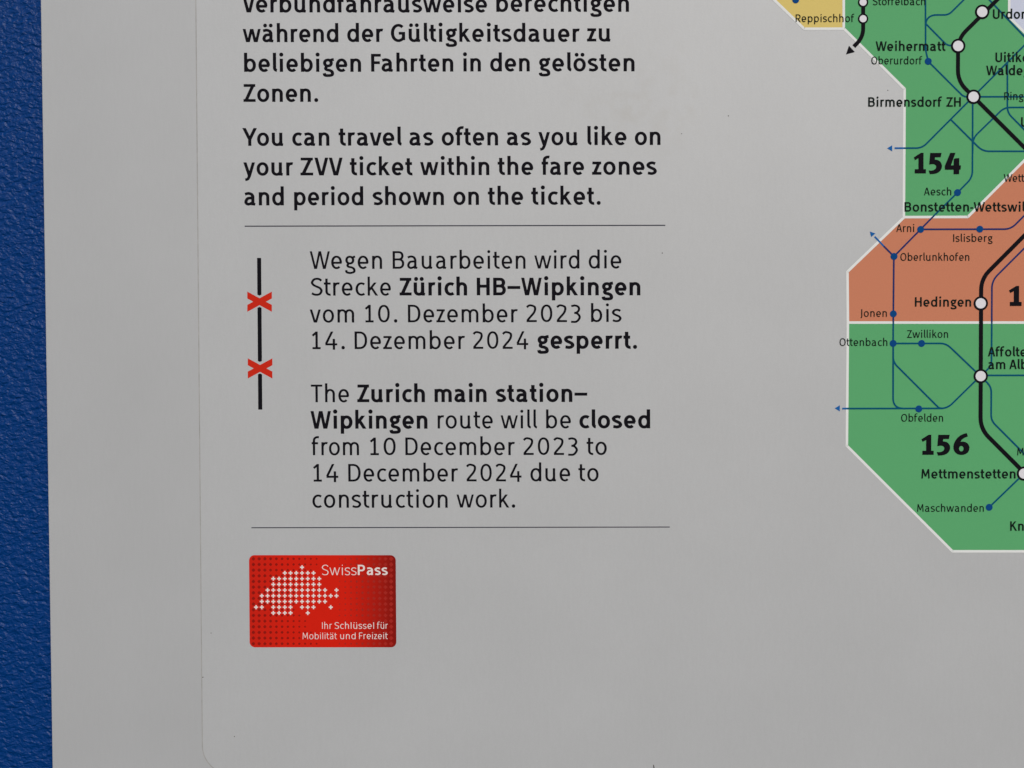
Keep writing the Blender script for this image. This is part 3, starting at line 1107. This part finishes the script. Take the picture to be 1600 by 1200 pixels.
for i, (m, r, paths) in enumerate(bus):
    line_part('bus_line', paths, 2.7, m, zmap, ZL + 0.000003 * i, r)
def arrow(pts, m):
    poly_part('arrow_head', pts, m, zmap, ZL + LAYER)
arrow([(1385.8, 231.8), (1393.8, 227.0), (1393.8, 236.6)], M_blue)
arrow([(1358.8, 361.8), (1367.6, 364.8), (1361.0, 370.4)], M_blue)
arrow([(1304, 637.9), (1312, 633.0), (1312, 642.8)], M_blue)
ZR = Z1 + 5 * LAYER
line_part('rail_line', [[(1348.3, -200), (1348.5, 58), (1334.0, 72.8)]], 6.2, M_ink, zmap, ZR, 34)
line_part('rail_line', [[(1620, -62), (1496.8, 60.5), (1496.4, 127), (1700, 330)]], 6.2, M_ink, zmap, ZR + 0.00001, 42)
line_part('rail_line', [[(1700, 268), (1532.8, 435.7), (1531.7, 670), (1660, 798.5)]], 6.4, M_ink, zmap, ZR + 0.00002, 44)
arrow([(1321.6, 85.2), (1326.3, 71.6), (1335.4, 81.4)], M_ink)
ZS = Z1 + 6 * LAYER
ring_big, disc_big = ring_mesh('ring', 8.0, 11.2, M_ink), disc_mesh('centre', 8.6, M_station)
ring_sm, disc_sm = ring_mesh('ring', 5.5, 8.0, M_ink), disc_mesh('centre', 5.9, M_station)
def station(x, y, big=True):
    loc = P(x, y, ZS + LAYER)
    o = put('rail_station', ring_big if big else ring_sm, loc, zmap)
    c = put('station_centre', disc_big if big else disc_sm, loc + Vector((0, 0.00003, 0)), zmap)
    c.parent = o
    c.location = (0, 0.00003, 0)
for x, y, b in ((1348.3, 3.7, 0), (1348.3, 29.5, 0), (1534.3, 18.8, 1), (1496.8, 72, 1), (1520.8, 151.4, 1), (1532.1, 474, 1), (1532.0, 587.6, 1), (1599.6, 739.8, 1)):
    station(x, y, b)
dot = disc_mesh('bus_stop', 5.4, M_dot)
for x, y in ((1243, 0), (1450, 96), (1495.8, 301), (1438.2, 358.5), (1530.6, 358.1), (1396.6, 400.7), (1395.6, 490.3), (1395.2, 536.5), (1439.6, 536.6), (1435.3, 638.8), (1545.2, 792.5)):
    put('bus_stop', dot, P(x, y, ZS), zmap)
ZT = Z1 + 8 * LAYER
NB, NR = 4.7, 3.5
SB, SR = 0.545, 0.44
for t in [('Reppischhof', NR, 1243, 1334.6, 34.6, SR), ('Stoffelbach', NR, 1363.3, 1445.4, 8.2, SR), ('Weihermatt', NB, 1368, 1476.9, 79.6, SB), ('Oberurdorf', NR, 1361.2, 1440.6, 100.6, SR),
          ('Birmensdorf ZH', NB, 1356.3, 1500.9, 166.8, SB), ('Urdorf', NB, 1551, None, 29.5, SB), ('Uitikon', NB, 1555, None, 97, SB), ('Waldegg', NB, 1540.5, None, 117.5, SB), ('Ringlikon', NR, 1568.8, None, 156.2, SR), ('U', NB, 1595, 1605, 198, SB), ('Aesch', NR, 1443.4, 1486, 305.2, SR),
          ('Wettswil', NR, 1568, None, 284, SR), ('Bonstetten-Wettswil', NB, 1413, 1601, 330.6, SB), ('Arni', NR, 1400.3, 1428.2, 362.4, SR), ('Islisberg', NR, 1489, 1550.4, 377.8, SR),
          ('Oberlunkhofen', NR, 1406.6, 1514.2, 407.4, SR), ('Hedingen', NB, 1429.2, 1517, 479, SB), ('Jonen', NR, 1344.4, 1385.4, 495, SR), ('Ottenbach', NR, 1311.6, 1386.2, 540.4, SR),
          ('Zwillikon', NR, 1417, 1481, 527.8, SR), ('Affoltern', NB, 1543.3, None, 556.8, SB), ('am Albis', NB, 1543.8, 1626, 576.6, SB), ('Obfelden', NR, 1407.8, 1473.2, 658.6, SR),
          ('Mettmenstetten', NB, 1439.4, 1586.4, 747.4, SB), ('Maschwanden', NR, 1432.8, 1536.8, 799.4, SR), ('Kn', NB, 1578, None, 829, SB), ('M', NR, 1589, 1599, 711.4, SR)]:
    ws = t[0].split(' ')
    if len(ws) == 2:
        if ws[1] == 'ZH':
            parts = [(ws[0], t[1], t[2], 1471.4, t[4], t[5]), (ws[1], t[1], 1478.4, t[3], t[4], t[5])]
        else:
            parts = [(ws[0], t[1], t[2], None, t[4], t[5]), (ws[1], t[1], 1576.8, None, t[4], t[5])]
    else:
        parts = [t]
    text_part('place_name', parts, M_greentext, zmap, ZT)
HV = 7.6
for t in [('154', HV, 1427.4, 1501, 270.9, 1.185), ('155', HV, 1576, 1650, 478, 1.16), ('156', HV, 1439.4, 1514.4, 710.4, 1.16)]:
    text_part('zone_number', [t], M_ink, zmap, ZT)

# ---- marks of dirt
def mark(pts):
    poly_part('dirt_mark', pts, M_dirt, poster, Z1 + LAYER)
mark([(1020.2, 1194.6), (1021.4, 1194.8), (1022.6, 1199), (1023.4, 1204), (1021.8, 1204), (1020.8, 1199)])
for x, y, r in ((1138, 181.2, 0.9), (1034.8, 395.4, 0.9), (1387, 141.3, 0.8), (366.5, 1150.6, 0.8), (330, 989, 0.7), (317.2, 1058, 0.9), (1065, 209, 0.7)):
    mark([(x + r * math.cos(a * 0.785) * (1 + 0.3 * (a % 2)), y + r * math.sin(a * 0.785)) for a in range(8)])
